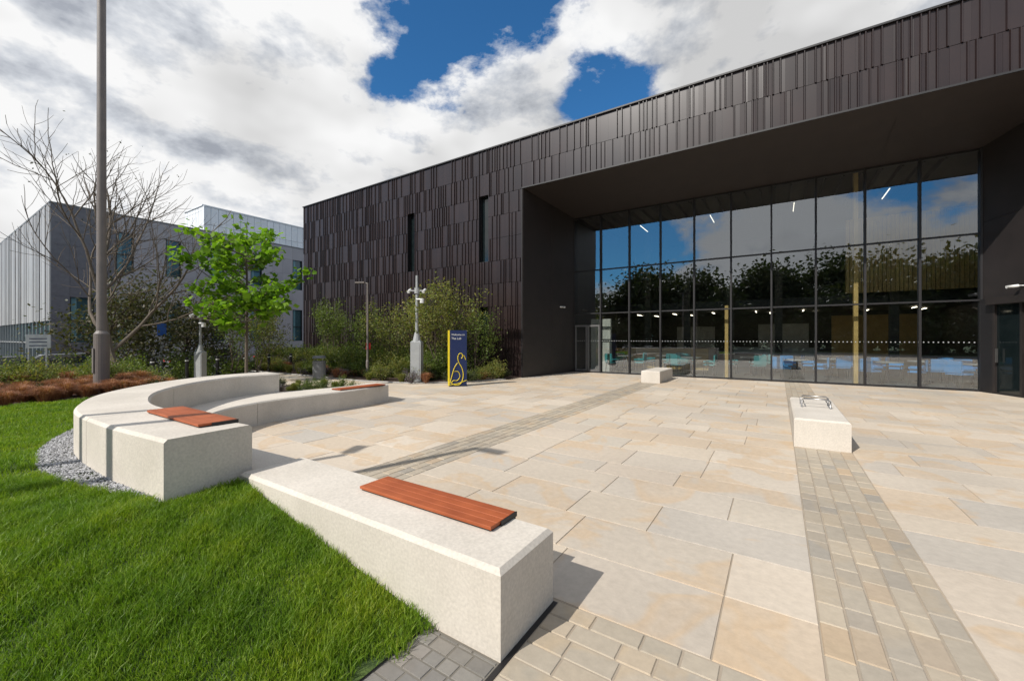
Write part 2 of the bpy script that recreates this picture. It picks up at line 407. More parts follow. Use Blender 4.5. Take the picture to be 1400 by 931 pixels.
# ------------------------------------------------------------------ dark clad building
bld=empty('dark_clad_building')
YF=14.0; XL=-24.5; XP=-8.63; ZT=9.62; ZS=7.62; XR=22
wins=[(-15.33,-14.83,4.85,7.68),(-10.88,-10.37,4.87,7.7),(-10.88,-10.37,.66,2.92)]
g=MB()
def strip(x0,x1,z0,z1,kind):
    w=x1-x0; t=R.uniform(-.004,.004)
    if kind==0 or w<.1: pr=[(x0,0),(x1,0)]
    elif kind==1: pr=[(x0,0),(x0+.016,-.045),(x0+.036,-.045),(x0+.052,0),(x1,t)]
    else: pr=[(x0,0),(x0+w*.5-.026,t),(x0+w*.5-.010,-.045),(x0+w*.5+.010,-.045),(x0+w*.5+.026,t),(x1,0)]
    a=[(x0,.03)]+pr+[(x1,.03)]; n=len(a); z0+=.006;z1-=.006
    vs=[(p[0],YF+p[1],z0) for p in a]+[(p[0],YF+p[1],z1) for p in a]
    g.add(vs,[(i,i+1,i+1+n,i+n) for i in range(n-1)]+[tuple(range(n))[::-1],tuple(range(n,2*n))])
rows=[ZT,8.62,7.62,6.75,5.8,4.85,3.9,2.92,1.95,.98,.02]
for ri in range(len(rows)-1):
    z1,z0=rows[ri],rows[ri+1]
    xend=XR if z0>=7.6 else XP-.02
    forced=sorted([w[0] for w in wins]+[w[1] for w in wins]); x=XL
    while x<xend-.01:
        w=R.choice([.11,.14,.14,.18,.18,.24,.30]); nx=x+w
        for fz in forced:
            if x<fz-1e-4<nx: nx=fz; break
        if xend-nx<.06: nx=xend
        segs=[(z0,z1)]
        for (a,b_,c,d) in wins:
            if x>=a-1e-3 and nx<=b_+1e-3:
                ns=[]
                for (p,q) in segs:
                    if d<=p or c>=q: ns.append((p,q)); continue
                    if c>p+.03: ns.append((p,c))
                    if d<q-.03: ns.append((d,q))
                segs=ns
        k=R.choice([0,1,1,1,1,2])
        for (p,q) in segs: strip(x+.001,nx-.001,p,q,k)
        x=nx
for ri in range(2,len(rows)-1):
    x=6.5
    while x<XR-.1:
        nx=min(x+R.choice([.22,.3,.38,.5]),XR); strip(x+.002,nx-.002,rows[ri+1],rows[ri],1); x=nx
g.build('facade_cladding',[m_clad],bld)
g=MB()
def backing(x0,x1,z0,z1): g.box(x0,x1,YF+.032,YF+.30,z0,z1)
backing(XL,-15.33,0,ZT-.05); backing(-14.83,-10.88,0,ZT-.05); backing(-10.37,XP-.03,0,ZT-.05)
backing(-15.33,-14.83,0,4.85); backing(-15.33,-14.83,7.68,ZT-.05)
backing(-10.88,-10.37,0,.66); backing(-10.88,-10.37,2.92,4.87); backing(-10.88,-10.37,7.7,ZT-.05)
backing(XP-.03,XR,ZS+.03,ZT-.05); backing(6.5,XR,0,ZS+.03)
g.box(XL-.06,XR+.06,YF-.07,YF+.3,ZT-.0,ZT+.05)
g.box(XL,XL+.3,YF+.31,34,0,ZT-.05); g.box(XR-.3,XR,YF+.31,34,0,ZT-.05); g.box(XL,XR,34,34.3,0,ZT-.05)
g.box(XL+.3,XR-.3,YF+.31,34,ZT-.4,ZT-.1)
g.build('walls_and_roof',[m_black],bld)
g=MB()
for (a,b_,c,d) in wins:
    g.box(a,b_,YF+.22,YF+.24,c,d,0)
    g.box(a+.002,a+.03,YF+.15,YF+.215,c,d,1); g.box(b_-.03,b_-.002,YF+.15,YF+.215,c,d,1)
g.build('slit_window',[m_wglass,m_black],bld)
GY=17.86; GL=-8.13; GR=5.05; ZG=7.25
def wallpanels(p0,p1,z0,z1a,z1b,thick,cols,rws,mat,name,gap=.008):
    g=MB(); p0=np.array(p0);p1=np.array(p1); t=p1-p0; nrm=np.array([t[1],-t[0]])/np.linalg.norm(t)*thick
    for i in range(cols):
        for j in range(rws):
            a=p0+t*(i/cols); b=p0+t*((i+1)/cols); e=t/np.linalg.norm(t)*gap/2
            a=a+e; b=b-e
            za0=z0+(z1a+(z1b-z1a)*i/cols-z0)*j/rws+gap/2; za1=z0+(z1a+(z1b-z1a)*i/cols-z0)*(j+1)/rws-gap/2
            zb0=z0+(z1a+(z1b-z1a)*(i+1)/cols-z0)*j/rws+gap/2; zb1=z0+(z1a+(z1b-z1a)*(i+1)/cols-z0)*(j+1)/rws-gap/2
            c=a-nrm; d=b-nrm
            g.add([(*a,za0),(*b,zb0),(*b,zb1),(*a,za1),(*c,za0),(*d,zb0),(*d,zb1),(*c,za1)],[(0,1,2,3),(4,7,6,5),(0,3,7,4),(1,5,6,2),(3,2,6,7),(0,4,5,1)])
    g.build(name,[mat],bld)
wallpanels((XP,YF-.06),(GL,GY+.05),0.01,ZS,ZG,-.03,2,1,m_portal,'portal_wall_left')
wallpanels((XP-.05,YF+.31),(GL-.07,GY+.3),0,ZS,ZG,-.1,1,1,m_black,'portal_wall_left_backing')
wallpanels((GR,GY+.05),(6.45,YF-.06),2.75,ZG,ZS,-.03,3,2,m_portal,'portal_wall_right')
g=MB()
nx=4
for i in range(nx):
    for j in range(2):
        xa=XP+(6.45-XP)*i/nx+.004; xb=XP+(6.45-XP)*(i+1)/nx-.004
        ya=YF-.05+(GY+.05-YF)*j/2+.004; yb=YF-.05+(GY+.05-YF)*(j+1)/2-.004
        z=lambda y: ZS+(ZG-ZS)*(y-YF)/(GY-YF)
        g.add([(xa,ya,z(ya)),(xb,ya,z(ya)),(xb,yb,z(yb)),(xa,yb,z(yb))],[(0,3,2,1)])
g.build('portal_soffit',[m_soffit],bld)
g=MB(); g.add([(XP-.1,YF-.04,ZS+.012),(6.6,YF-.04,ZS+.012),(6.6,GY+.2,ZG+.012),(XP-.1,GY+.2,ZG+.012)],[(0,3,2,1)])
g.box(XP-.03,XP+.0,YF-.085,YF+.03,0,ZS); g.box(XP-.03,6.5,YF-.085,YF-.052,ZS-.02,ZS+.03)
g.build('portal_trim',[m_black],bld)
# curtain wall
g=MB(); gl=MB(); nb=10; bw=(GR-GL)/nb
tr=[0.06,2.73,4.72,ZG]
for i in range(nb+1):
    x=GL+bw*i; g.box(x-.028,x+.028,GY-.10,GY+.12,0,ZG)
for z in (2.73,4.72): g.box(GL,GR,GY-.05,GY+.08,z-.025,z+.025)
g.box(GL,GR,GY-.06,GY+.1,0,.06); g.box(GL,GR,GY-.06,GY+.1,ZG-.06,ZG)
for i in range(nb):
    for j in range(3):
        x0=GL+bw*i+.028; x1=x0+bw-.056; z0=tr[j]; z1=tr[j+1]
        o=[R.uniform(-.004,.004) for _ in range(4)]
        gl.quad((x0,GY+o[0],z0),(x1,GY+o[1],z0),(x1,GY+o[1]+o[2],z1),(x0,GY+o[0]+o[2],z1))
for (a,b_) in ((GL+.05,GL+.65),(GL+.68,GL+1.27)):
    for xx in (a,b_-.06): g.box(xx,xx+.06,GY-.06,GY+.03,.06,2.2,1)
    g.box(a+.06,b_-.06,GY-.06,GY+.03,2.12,2.2,1); g.box(a+.06,b_-.06,GY-.06,GY+.03,.06,.14,1)
g.build('curtain_wall_frame',[m_black,M('door_frame_grey',(.12,.12,.12),rough=.4)],bld); gl.build('curtain_wall_glass',[m_glass],bld)
g=MB()
for i in range(int((GR-GL)/.11)):
    x=GL+.06+i*.11
    g.quad((x,GY-.012,1.45),(x+.03,GY-.012,1.45),(x+.03,GY-.012,1.48),(x,GY-.012,1.48))
g.build('glass_manifestation_dots',[M('frosted_vinyl',(.4,.42,.42),rough=.6)],bld)
p0=np.array([GR,GY-.02]); p1=np.array([6.45,YF-.06]); t=(p1-p0)/np.linalg.norm(p1-p0); nn=np.array([t[1],-t[0]])
if nn[0]>0: nn=-nn
g=MB()
def wb(s0,s1,z0,z1,d0,d1,mi=0):
    q=[p0+t*s0+nn*d0,p0+t*s1+nn*d0,p0+t*s1+nn*d1,p0+t*s0+nn*d1]
    g.add([(*a,z0) for a in q]+[(*a,z1) for a in q],[(0,3,2,1),(4,5,6,7),(0,1,5,4),(1,2,6,5),(2,3,7,6),(3,0,4,7)],mi)
wb(0.05,.45,0,2.74,-.02,.05,0)
wb(.45,4.0,2.55,2.74,-.02,.22,2)
wb(.45,4.0,0,.05,-.02,.04,0)
for s in (.45,1.25,2.05,2.85,3.65): wb(s,s+.07,.05,2.55,-.02,.05,2)
wb(.52,3.9,.05,2.55,-.012,-.004,1)
wb(.6,.62,.9,1.3,.05,.1,3); wb(1.45,1.47,.9,1.3,.05,.1,3)
g.build('entrance_doors',[m_black,m_wglass,m_portal,m_steel],bld)
def cam_unit(par,p,dx,dy):
    g=MB(); p=Vector(p); q=p+Vector((dx,dy,0))*.25
    g.tube([p,p+Vector((dx,dy,0))*.15],.015,8); g.tube([p+Vector((dx,dy,.0))*.12,q+Vector((dx*.1,dy*.1,-.03))],.04,10); g.build('security_camera',[m_white],par,smooth=True)
cam_unit(bld,(-8.36,16.6,3.0),1,-.1); cam_unit(bld,(5.5,16.6,3.0),-1,-.2)
# interior
it=MB()
it.box(-12,12,GY+.13,33.5,-.06,.012,0)
it.box(-12,12,28,28.2,.013,8.8,1)
it.box(GL-.3,GL-.1,GY+.35,28,.013,7.5,1); it.box(6.6,6.8,GY-3.2,28,.013,7.4,1)
it.box(GL-.09,6.59,GY+.13,27.99,7.4,7.55,1)
it.box(GL-.09,6.59,23,27.98,3.0,3.4,1)
it.box(GL-.09,6.59,22.96,22.99,3.0,3.45,3)
for i in range(30): it.box(2.4+i*.13,2.4+i*.13+.11,22.3,22.6,3.5,6.6,4)
it.box(-5.5,-3.3,27.9,27.98,.05,2.3,2); it.box(-1.0,1.4,27.9,27.98,.05,2.4,2); it.box(2.4,5.8,27.9,27.98,.05,2.8,4)
it.box(-7.6,-6.6,18.6,18.7,.013,2.5,2)
for (x,y) in ((2.25,18.5),(-1.75,18.5)): it.box(x-.06,x+.06,y-.12,y+.12,.013,7.39 if x>0 else 2.9,4)
for x in (-6,-4,-2,0,4): it.box(x-.15,x+.15,22.7,22.95,.013,7.39,1)
for i in range(26): it.box(GL+i*.5,GL+i*.5+.05,18.1,22.9,7.2,7.38,3)
it.box(-7.5,-2.9,22.1,22.2,.013,1.05,4); it.box(-2.5,1.5,25,25.6,.013,1.1,2)
it.build('interior_shell',[m_floor,m_iwall,m_iwall2,m_black,m_timber],bld)
g=MB()
for x in (-5.5,-2.5,.5,3.3): g.box(x,x+.025,19.5,20.8,6.9,6.93)
for x in (-7,-5,-3,-1,1,3,5):
    g.box(x,x+.035,24.2,25.2,2.94,2.96,1); g.box(x+.6,x+.635,25.8,26.8,2.94,2.96,1)  # extra strips under the mezzanine, added to lift the interior light
g.build('ceiling_lights',[m_lamp,m_lamp_added],bld)
def chairmesh(mat):
    g=MB(); g.box(-.23,.23,-.22,.22,.42,.48,0,.02); g.box(-.23,.23,.19,.25,.48,.86,0,.02)
    g.box(-.27,-.23,-.2,.22,.55,.62,0,.01); g.box(.23,.27,-.2,.22,.55,.62,0,.01)
    for sx in (-.19,.19):
        for sy in (-.18,.18): g.tube([(sx,sy,.42),(sx*1.15,sy*1.15,0)],.012,6,1)
    g.tube([(-.25,-.18,.42),(-.25,-.18,.55)],.012,6,1); g.tube([(.25,-.18,.42),(.25,-.18,.55)],.012,6,1)
    o=g.build('cafe_chair',[mat,m_black]); me=o.data; bpy.data.objects.remove(o); return me
CH=[chairmesh(m_chair),chairmesh(m_teal)]
def chair(loc,rot,k):
    o=bpy.data.objects.new('cafe_chair',CH[k]); link(o); o.location=loc; o.rotation_euler=(0,0,rot)
m_ttop=M('table_top',(.30,.31,.31),rough=.4)
def table(loc):
    g=MB(); g.tube([(0,0,.72),(0,0,.75)],.42,24,0); g.tube([(0,0,.02),(0,0,.72)],.035,10,1); g.tube([(0,0,0),(0,0,.025)],.25,20,1)
    o=g.build('cafe_table',[m_ttop,m_black]); o.location=loc
for i,(x,y) in enumerate([(-6.2,19.3),(-4.6,20.6),(-3.2,19.2),(-1.0,20.4),(.6,19.3),(1.8,20.9),(3.2,19.2),(4.4,20.6),(5.4,19.1)]):
    table((x,y,.013))
    for k in range(3):
        a=k*2.1+i; chair((x+math.cos(a)*.75,y+math.sin(a)*.75,.013),a-math.pi/2,0 if i>3 else 1)

# ------------------------------------------------------------------ grey building
gb=empty('grey_office_building')
BX=-42.0; BY=6.1; BZ=10.9
wy=[9.4,12.4,15.6,18.8,22.8,26.5]; W2=[]
for yv in wy: W2+= [(yv,yv+1.0,6.6,9.65),(yv,yv+1.0,1.3,4.5)]
W2.append((7.0,8.2,1.3,4.5))
g=MB(); ysplit=sorted(set([BY,45]+[w[0] for w in W2]+[w[1] for w in W2])); 
zz=[-.6,1.3,4.5,6.6,9.65,BZ]
for a,b_ in zip(ysplit[:-1],ysplit[1:]):
    n=max(1,round((b_-a)/1.1))
    for k in range(n):
        ya=a+(b_-a)*k/n; yb=a+(b_-a)*(k+1)/n
        for z0,z1 in zip(zz[:-1],zz[1:]):
            if any(ya>=w[0]-.01 and yb<=w[1]+.01 and z0>=w[2]-.01 and z1<=w[3]+.01 for w in W2): 
                g.quad((BX-.15,ya,z0),(BX-.15,yb,z0),(BX-.15,yb,z1),(BX-.15,ya,z1),1)
                g.quad((BX-.145,ya+.05,z0+.05),(BX-.145,ya+.35,z0+.05),(BX-.145,ya+.35,z1-.05),(BX-.145,ya+.05,z1-.05),2)
                for q in (ya,yb-.05): g.box(BX-.14,BX+.03,q,q+.05,z0,z1,3)
                zm=z0+(z1-z0)*.45; g.box(BX-.14,BX-.05,ya+.05,yb-.05,zm,zm+.05,3)
                continue
            nz=max(1,round((z1-z0)/1.6))
            for q in range(nz):
                u0=z0+(z1-z0)*q/nz; u1=z0+(z1-z0)*(q+1)/nz
                g.box(BX-.03,BX+.02,ya+.006,yb-.006,u0+.006,u1-.006,0 if ya>8.9 else 4)  # panels nearest the corner: dark reflection put into their colour
g.build('east_facade',[m_gpan,m_bglass,m_wpanel,m_black,M('grey_panel_dark_reflection',(.17,.16,.17),rough=.4,island=.08)],gb)
g=MB(); g.box(BX-38,BX-.2,BY+.2,45,-.6,BZ-.1); g.box(BX-38,BX+.04,BY-.08,BY+.25,BZ,BZ+.12); g.box(BX-.25,BX+.04,BY+.26,45,BZ,BZ+.12)
g.build('building_core',[m_dgrey],gb)
g=MB(); x=BX-38
while x<BX-.05:
    w=R.choice([.2,.3,.4]); nx_=min(x+w,BX+.02); d=R.uniform(0,.08)
    g.box(x+.01,nx_-.01,BY-.02-d,BY+.18,2.8,BZ); x=nx_
g.build('south_facade',[m_gpan2],gb)
g=MB(); g.quad((BX-38,BY+.1,-.6),(BX,BY+.1,-.6),(BX,BY+.1,2.8),(BX-38,BY+.1,2.8),0)
for i in range(26): g.box(BX-.2-i*1.5,BX-.12-i*1.5,BY-.05,BY+.09,-.6,2.79,1)
g.box(BX-38,BX,BY-.02,BY+.09,1.2,1.28,1)
g.build('ground_floor_glazing',[m_bglass,m_grey],gb)
g=MB(); y=16.4
while y<44: 
    g.box(-46.1,-46,y+.015,y+.635,BZ,12.5); g.box(-46.1,-46,y+.015,y+.635,12.53,14.2); y+=.65
x=-50.3
while x<-46.2: g.box(x,x+.6,16.4,16.5,BZ,14.2); x+=.65
g.box(-50.2,-46.12,16.52,44,BZ,14.1)
g.box(-50.4,-45.95,16.3,44.1,14.22,14.34)
g.build('rooftop_plant_screen',[m_lou],gb)

# ------------------------------------------------------------------ vegetation
def leaves(g,C,size,mi=0,asp=.55,flat=.5):
    n=len(C); C=np.asarray(C)
    a=NR.normal(size=(n,3)); a/=np.linalg.norm(a,axis=1)[:,None]
    u=NR.normal(size=(n,3)); u[:,2]+=flat*2; u/=np.linalg.norm(u,axis=1)[:,None]
    b=np.cross(u,a); b/=np.linalg.norm(b,axis=1)[:,None]; a=np.cross(b,u)
    s=(NR.uniform(.6,1.3,n)*size)[:,None]
    V=np.stack([C-a*s*.5,C+b*s*asp*.5-u*s*.08,C+a*s*.5-u*s*.12,C-b*s*asp*.5-u*s*.08],1)
    g.np_add(V.reshape(-1,3),np.arange(n*4).reshape(-1,4),mi)
def grow(g,p,d,L,r,depth,tips,rng,spread=.7,kids=3,seg=5,upb=.15,n=6,taper=.45,start=.35):
    pts=[p];rad=[r];q=Vector(p);dd=Vector(d).normalized()
    for i in range(seg):
        dd=(dd+Vector((rng.gauss(0,.12),rng.gauss(0,.12),rng.gauss(0,.08)+upb*.3))).normalized()
        q=q+dd*(L/seg); pts.append(q.copy()); rad.append(r*(1-(1-taper)*(i+1)/seg))
    g.tube(pts,rad,n,0,cap=False)
    if depth<=1:
        for pt in pts[2:]: tips.append(tuple(pt))
    if depth==0: return
    for k in range(kids):
        t=start+(1-start)*(k+rng.random()*.8)/kids; idx=min(int(t*seg),seg-1); fr=t*seg-idx
        pp=pts[idx].lerp(pts[idx+1],fr); rr=rad[idx]*.62
        az=rng.uniform(0,2*math.pi) if kids<3 else (k*2.4+rng.uniform(-.5,.5))
        ax=dd.orthogonal().normalized(); ax.rotate(Matrix.Rotation(az,3,dd))
        nd=(dd*math.cos(spread)+ax*math.sin(spread)).normalized()
        grow(g,pp,nd,L*rng.uniform(.55,.75),rr,depth-1,tips,rng,spread,kids,max(3,seg-1),upb,max(4,n-1),taper,.25)
    grow(g,pts[-1],dd,L*.6,rad[-1],depth-1,tips,rng,spread,kids,max(3,seg-1),upb,max(4,n-1),taper,.2)
def tree(name,loc,h,r,depth,kids,spread,nleaf,lsize,lmat,bark=None,seed=1,scat=.25,frac=.35,upb=.15,start=.45,asp=.6):
    rng=random.Random(seed); g=MB(); tips=[]
    grow(g,Vector((0,0,-.1)),Vector((0,0,1)),h*frac*1.25,r,depth,tips,rng,spread,kids,6,upb,8,.6,start)
    if nleaf:
        T_=np.array(tips); idx=NR.integers(0,len(T_),nleaf); C=T_[idx]+NR.normal(size=(nleaf,3))*scat
        leaves(g,C,lsize,1,asp=asp)
    V=np.array(g.v); zmax=V[:,2].max(); s=h/zmax; g.v=(V*s).tolist()
    o=g.build(name,[bark or m_bark,lmat or m_leafm]); o.location=loc; return o
tree('bare_tree',(-18.2,4.2,-.1),9.2,.11,4,4,.68,150,.07,m_leafbr,bark=m_bark2,seed=5,scat=.15,frac=.36,upb=.3,start=.3)
for i,(x,y,h,sd) in enumerate([(-22.5,4.6,5.6,11),(-24,7.6,4.8,12)]):
    tree('small_brown_leaved_tree',(x,y,-.6),h,.08,3,4,.85,6500,.12,m_leafbr,seed=sd,scat=.3,frac=.3,upb=.1,start=.3)
def biglef(name,loc,h,seed):
    rng=random.Random(seed); g=MB(); g.tube([(0,0,-.1),(.02,.0,h*.3),(-.02,.03,h*.62),(.03,0,h*.93)],[.06,.05,.035,.01],8)
    C=[]
    for k in range(46):
        t=rng.uniform(.27,.88); z0=h*t; L=(1.0-abs(t-.50)*1.25)*h*.30+.1; az=k*2.4+rng.uniform(-.4,.4); L*=rng.uniform(.7,1.12)
        e=Vector((math.cos(az)*L,math.sin(az)*L,z0+L*rng.uniform(.15,.65)))
        mid=Vector((e.x*.55,e.y*.55,z0+(e.z-z0)*.4)); g.tube([(0,0,z0),mid,e],[.022,.015,.007],6,cap=False)
        for q in range(rng.randint(4,6)):
            s=rng.uniform(.35,1.1); c=Vector((0,0,z0)).lerp(mid,s*2) if s<.5 else mid.lerp(e,(s-.5)*2)
            for _ in range(10): C.append((c.x+rng.gauss(0,.16),c.y+rng.gauss(0,.16),c.z+rng.gauss(0,.12)))
    for _ in range(60): C.append((rng.gauss(0,.25),rng.gauss(0,.25),h*rng.uniform(.80,.97)))
    leaves(g,np.array(C),.23,1,asp=.85,flat=.6); o=g.build(name,[m_bark2,m_leafb]); o.location=loc
biglef('young_plane_tree',(-16.3,7.15,0),6.2,3)
bed=[(-8.75,14.0),(-8.75,12.9),(-9.4,11.4),(-10.6,10.0),(-13,9.5),(-17,9.6),(-24.4,9.4),(-24.4,14.0)]
g=MB(); g.add([(x,y,.03) for x,y in bed]+[(x,y,-.03) for x,y in bed],[tuple(range(8))]+[(i,(i+1)%8,(i+1)%8+8,i+8) for i in range(8)])
g.build('planting_bed_soil',[m_soil])
g=MB()
for (x1,y1),(x2,y2) in zip(bed[1:-1],bed[2:]): g.tube([(x1,y1,.02),(x2,y2,.02)],.03,6)
g.build('bed_edging',[m_kerb])
bed2=[(-9.75,5.0),(-9.4,6.0),(-9.6,7.2),(-11,7.8),(-13.5,7.4),(-14,5.6),(-12.5,4.9)]
g=MB(); g.add([(x,y,.05) for x,y in bed2]+[(x,y,-.03) for x,y in bed2],[tuple(range(7))]+[(i,(i+1)%7,(i+1)%7+7,i+7) for i in range(7)])
g.build('planting_bed_soil',[m_soil])
def inpoly(x,y,P):
    c=False;j=len(P)-1
    for i in range(len(P)):
        if (P[i][1]>y)!=(P[j][1]>y) and x<(P[j][0]-P[i][0])*(y-P[i][1])/(P[j][1]-P[i][1])+P[i][0]: c=not c
        j=i
    return c
def shrubmesh(name,r,h,n,ls,mat,seed,stems=9):
    g=MB(); rng=random.Random(seed); C=[]
    cl=[]
    for k in range(stems):
        a=rng.uniform(0,6.28); rr=r*rng.uniform(.2,.9); zz_=h*rng.uniform(.45,.95)*(1-.25*(rr/r)**2)
        e=(math.cos(a)*rr,math.sin(a)*rr,zz_); g.tube([(0,0,-.03),(e[0]*.4,e[1]*.4,zz_*.5),e],[.012,.008,.004],5,cap=False); cl.append(e)
    for i in range(n):
        e=cl[rng.randrange(len(cl))]; t=rng.uniform(.35,1.1)
        C.append((e[0]*t+rng.gauss(0,r*.17),e[1]*t+rng.gauss(0,r*.17),max(.02,e[2]*t+rng.gauss(0,h*.09))))
    leaves(g,np.array(C),ls,1); o=g.build(name,[m_bark,mat]); me=o.data; bpy.data.objects.remove(o); return me
def tuftmesh(name,r,h,n,mat,seed,w=.008):
    rng=np.random.default_rng(seed); g=MB(); a=rng.uniform(0,6.28,n); b=rng.uniform(0,r*.25,n); l=rng.uniform(.2,1,n)*r; hh=h*rng.uniform(.6,1.1,n)
    c,s=np.cos(a),np.sin(a); px,py=-s*w/2,c*w/2
    x0,y0=c*b,s*b; x1,y1=c*(b+l*.45),s*(b+l*.45); x2,y2=c*(b+l),s*(b+l); z=np.zeros(n)
    V=np.stack([np.stack([x0-px,y0-py,z],1),np.stack([x0+px,y0+py,z],1),np.stack([x1+px,y1+py,hh*.75],1),np.stack([x1-px,y1-py,hh*.75],1),np.stack([x2,y2,hh*(1-.35*l/r)],1)],1)
    g.v=V.reshape(-1,3).tolist(); i=(np.arange(n)*5)[:,None]
    g.f=(i+[[0,1,2,3]]).tolist()+(i+[[3,2,4]]).tolist(); g.m=[0]*len(g.f)
    o=g.build(name,[mat]); me=o.data; bpy.data.objects.remove(o); return me
SH=[shrubmesh('shrub',.45,.7,1100,.055,m_leafm,1),shrubmesh('shrub',.4,.55,1100,.05,m_leafd,2),shrubmesh('shrub',.5,.8,1100,.06,m_leafy,3),shrubmesh('lavender_plant',.35,.5,900,.04,m_purple,4,16),shrubmesh('shrub',.55,.95,1600,.06,m_leafm,5)]
TF=[tuftmesh('ornamental_grass',.45,.5,800,m_reddish,1),tuftmesh('ornamental_grass',.4,.6,700,m_leafy,2)]
def put(me,x,y,z,s=1):
    o=bpy.data.objects.new(me.name.split('.')[0],me); o.location=(x,y,z); o.rotation_euler=(0,0,R.uniform(0,6.28)); s*=R.uniform(.8,1.2); o.scale=(s,s,s*R.uniform(.85,1.15)); link(o)
cnt=0
while cnt<250:
    x=R.uniform(-24.3,-8.9); y=R.uniform(9.6,13.85)
    if not inpoly(x,y,bed): continue
    if math.hypot(x+9.0,y-10.4)<1.0: continue
    front=(y<11.0) or x>-10.2
    me=R.choice([SH[0],SH[1],SH[2],SH[3],SH[3],TF[0],TF[1]] if front else SH+[SH[4],SH[2],TF[1]])
    put(me,x,y,.02,.8 if front else 1.25); cnt+=1
cnt=0
while cnt<44:
    x=R.uniform(-14,-9.4); y=R.uniform(4.9,7.7)
    if inpoly(x,y,bed2): put(R.choice([SH[0],SH[1],SH[3],TF[1],SH[0]]),x,y,.04,.5); cnt+=1
for i in range(165):
    x=R.uniform(-19,-11.9); y=R.uniform(-1.5,4.4)
    z=float(H(x,y))
    if math.hypot(x+13.9,y-2.85)<.4: continue
    if x>-14.3: put(R.choice([TF[0],TF[0],TF[0],TF[0],SH[1]]),x,y,z-.02,.60)
    else: put(R.choice([SH[1],SH[4],SH[0],TF[0],SH[2]]),x,y,z-.02,.85)
for i in range(70):
    x=R.uniform(-14.2,-11.8); y=R.uniform(.6,4.2)
    if math.hypot(x+13.9,y-2.85)<.4: continue
    put(TF[0],x,y,float(H(x,y))-.02,.6)
for i in range(26): put(TF[0],R.uniform(-12.2,-10.1),R.uniform(3.0,4.5),.08,.55)
for i in range(44):
    yy_=R.uniform(-2,8.5); put(R.choice([SH[4],SH[1],SH[0],SH[4]]),R.uniform(-23.5,-19.5),yy_,-.5,1.0 if yy_<4.2 else 1.5)
def ms(name,x,y,h,seed,mat,n=2600,ls=.085,w=.8):
    rng=random.Random(seed); g=MB(); tips=[]
    for k in range(4):
        a=k*1.6+rng.random(); grow(g,Vector((math.cos(a)*.06,math.sin(a)*.06,-.05)),Vector((math.cos(a)*.28*w,math.sin(a)*.28*w,1)),h*.5,.022,2,tips,rng,.55,3,5,.2,5,.5,.3)
    T_=np.array(tips); C=T_[NR.integers(0,len(T_),n)]+NR.normal(size=(n,3))*.16; leaves(g,C,ls,1)
    V=np.array(g.v); s=h/V[:,2].max(); g.v=(V*s).tolist(); o=g.build(name,[m_bark,mat]); o.location=(x,y,0)
ms('multistem_tree',-18.9,12.2,3.9,21,m_leafm,4600,.10,1.3)
ms('multistem_tree',-15.6,12.4,3.2,22,m_leafm,3200,.09,1.1)
ms('multistem_tree',-13.6,12.3,3.4,23,m_leafy,3200,.09,1.2)
ms('multistem_tree',-11.3,12.2,4.2,24,m_leafy,5500,.10,1.3)
ms('multistem_tree',-10.2,12.9,3.0,29,m_leafm,2600,.09,1.2)
ms('multistem_tree',-20.5,9.5,3.6,25,m_leafy,1800,.09)
ms('multistem_tree',-19.5,8.0,3.2,26,m_leafm,1800,.09)
ms('multistem_tree',-22.5,10.8,3.8,27,m_leafbr,3500,.1,1.2)
# woodland behind the camera (seen reflected in the glazing)
meshes=[]
for sd in (41,42,43):
    o=tree('woodland_tree',(0,0,-500),13,.25,3,4,.75,9000,.5,m_leafd,seed=sd,scat=1.0,frac=.26,upb=.15,start=.15); meshes.append(o.data); bpy.data.objects.remove(o)
wt=empty('woodland_trees')
for i in range(48):
    x=-75+i*2.9+R.uniform(-1,1); y=-31+R.uniform(-6,4)
    o=bpy.data.objects.new('woodland_tree_part',meshes[i%3]); o.location=(x,y,-.1); s=R.uniform(.8,1.2)
    o.scale=(s,s,s*R.uniform(.85,1.1)); o.rotation_euler=(0,0,R.uniform(0,6)); link(o,wt)
for i in range(46):
    o=bpy.data.objects.new('understorey_shrub',SH[1]); s=R.uniform(7,10); o.location=(-75+i*3+R.uniform(-1,1),-25+R.uniform(-2,2),-.3); o.scale=(s,s,s*1.05); o.rotation_euler=(0,0,R.uniform(0,6)); link(o,wt)

# ------------------------------------------------------------------ street furniture
p=empty('tall_lamp_column',(-13.9,2.85,.25)); g=MB()
g.tube([(0,0,-.2),(0,0,.06)],.2,16); g.tube([(0,0,.0),(0,0,1.45),(0,0,1.52)],[.15,.145,.095],20); g.tube([(0,0,1.5),(0,0,11)],[.095,.08],20)
g.tube([(0,0,10.9),(.5,.2,11.2),(1.2,.5,11.25)],[.05,.045,.04],8); g.box(1.0,1.7,.35,.65,11.15,11.28)
g.box(-.06,.06,-.16,-.145,.5,1.1); g.build('column',[m_pole],p)
def postlamp(name,x,y,z,h,rot=0,r=.045,mat=None):
    p=empty(name,(x,y,z)); p.rotation_euler=(0,0,rot); g=MB(); g.tube([(0,0,-.1),(0,0,.7),(0,0,.74)],[r*1.5,r*1.5,r],12); g.tube([(0,0,.7),(0,0,h)],[r,r*.8],12)
    g.tube([(0,0,h-.03),(.12,0,h),(.2,0,h)],.02,8); g.box(.1,.48,-.09,.09,h-.02,h+.03)
    g.build('post',[mat or m_pole],p); return p
postlamp('street_lamp',-5.95,-2.1,.3,5.9,0,.08)
postlamp('street_lamp',-7.0,-2.6,.3,5.2,2,.07)
L=postlamp('street_lamp',-13.4,10.2,0,3.75,3.6,.04)
g=MB(); g.box(-.1,.1,-.062,-.055,1.15,1.4,0); g.build('red_notice',[m_red],L)
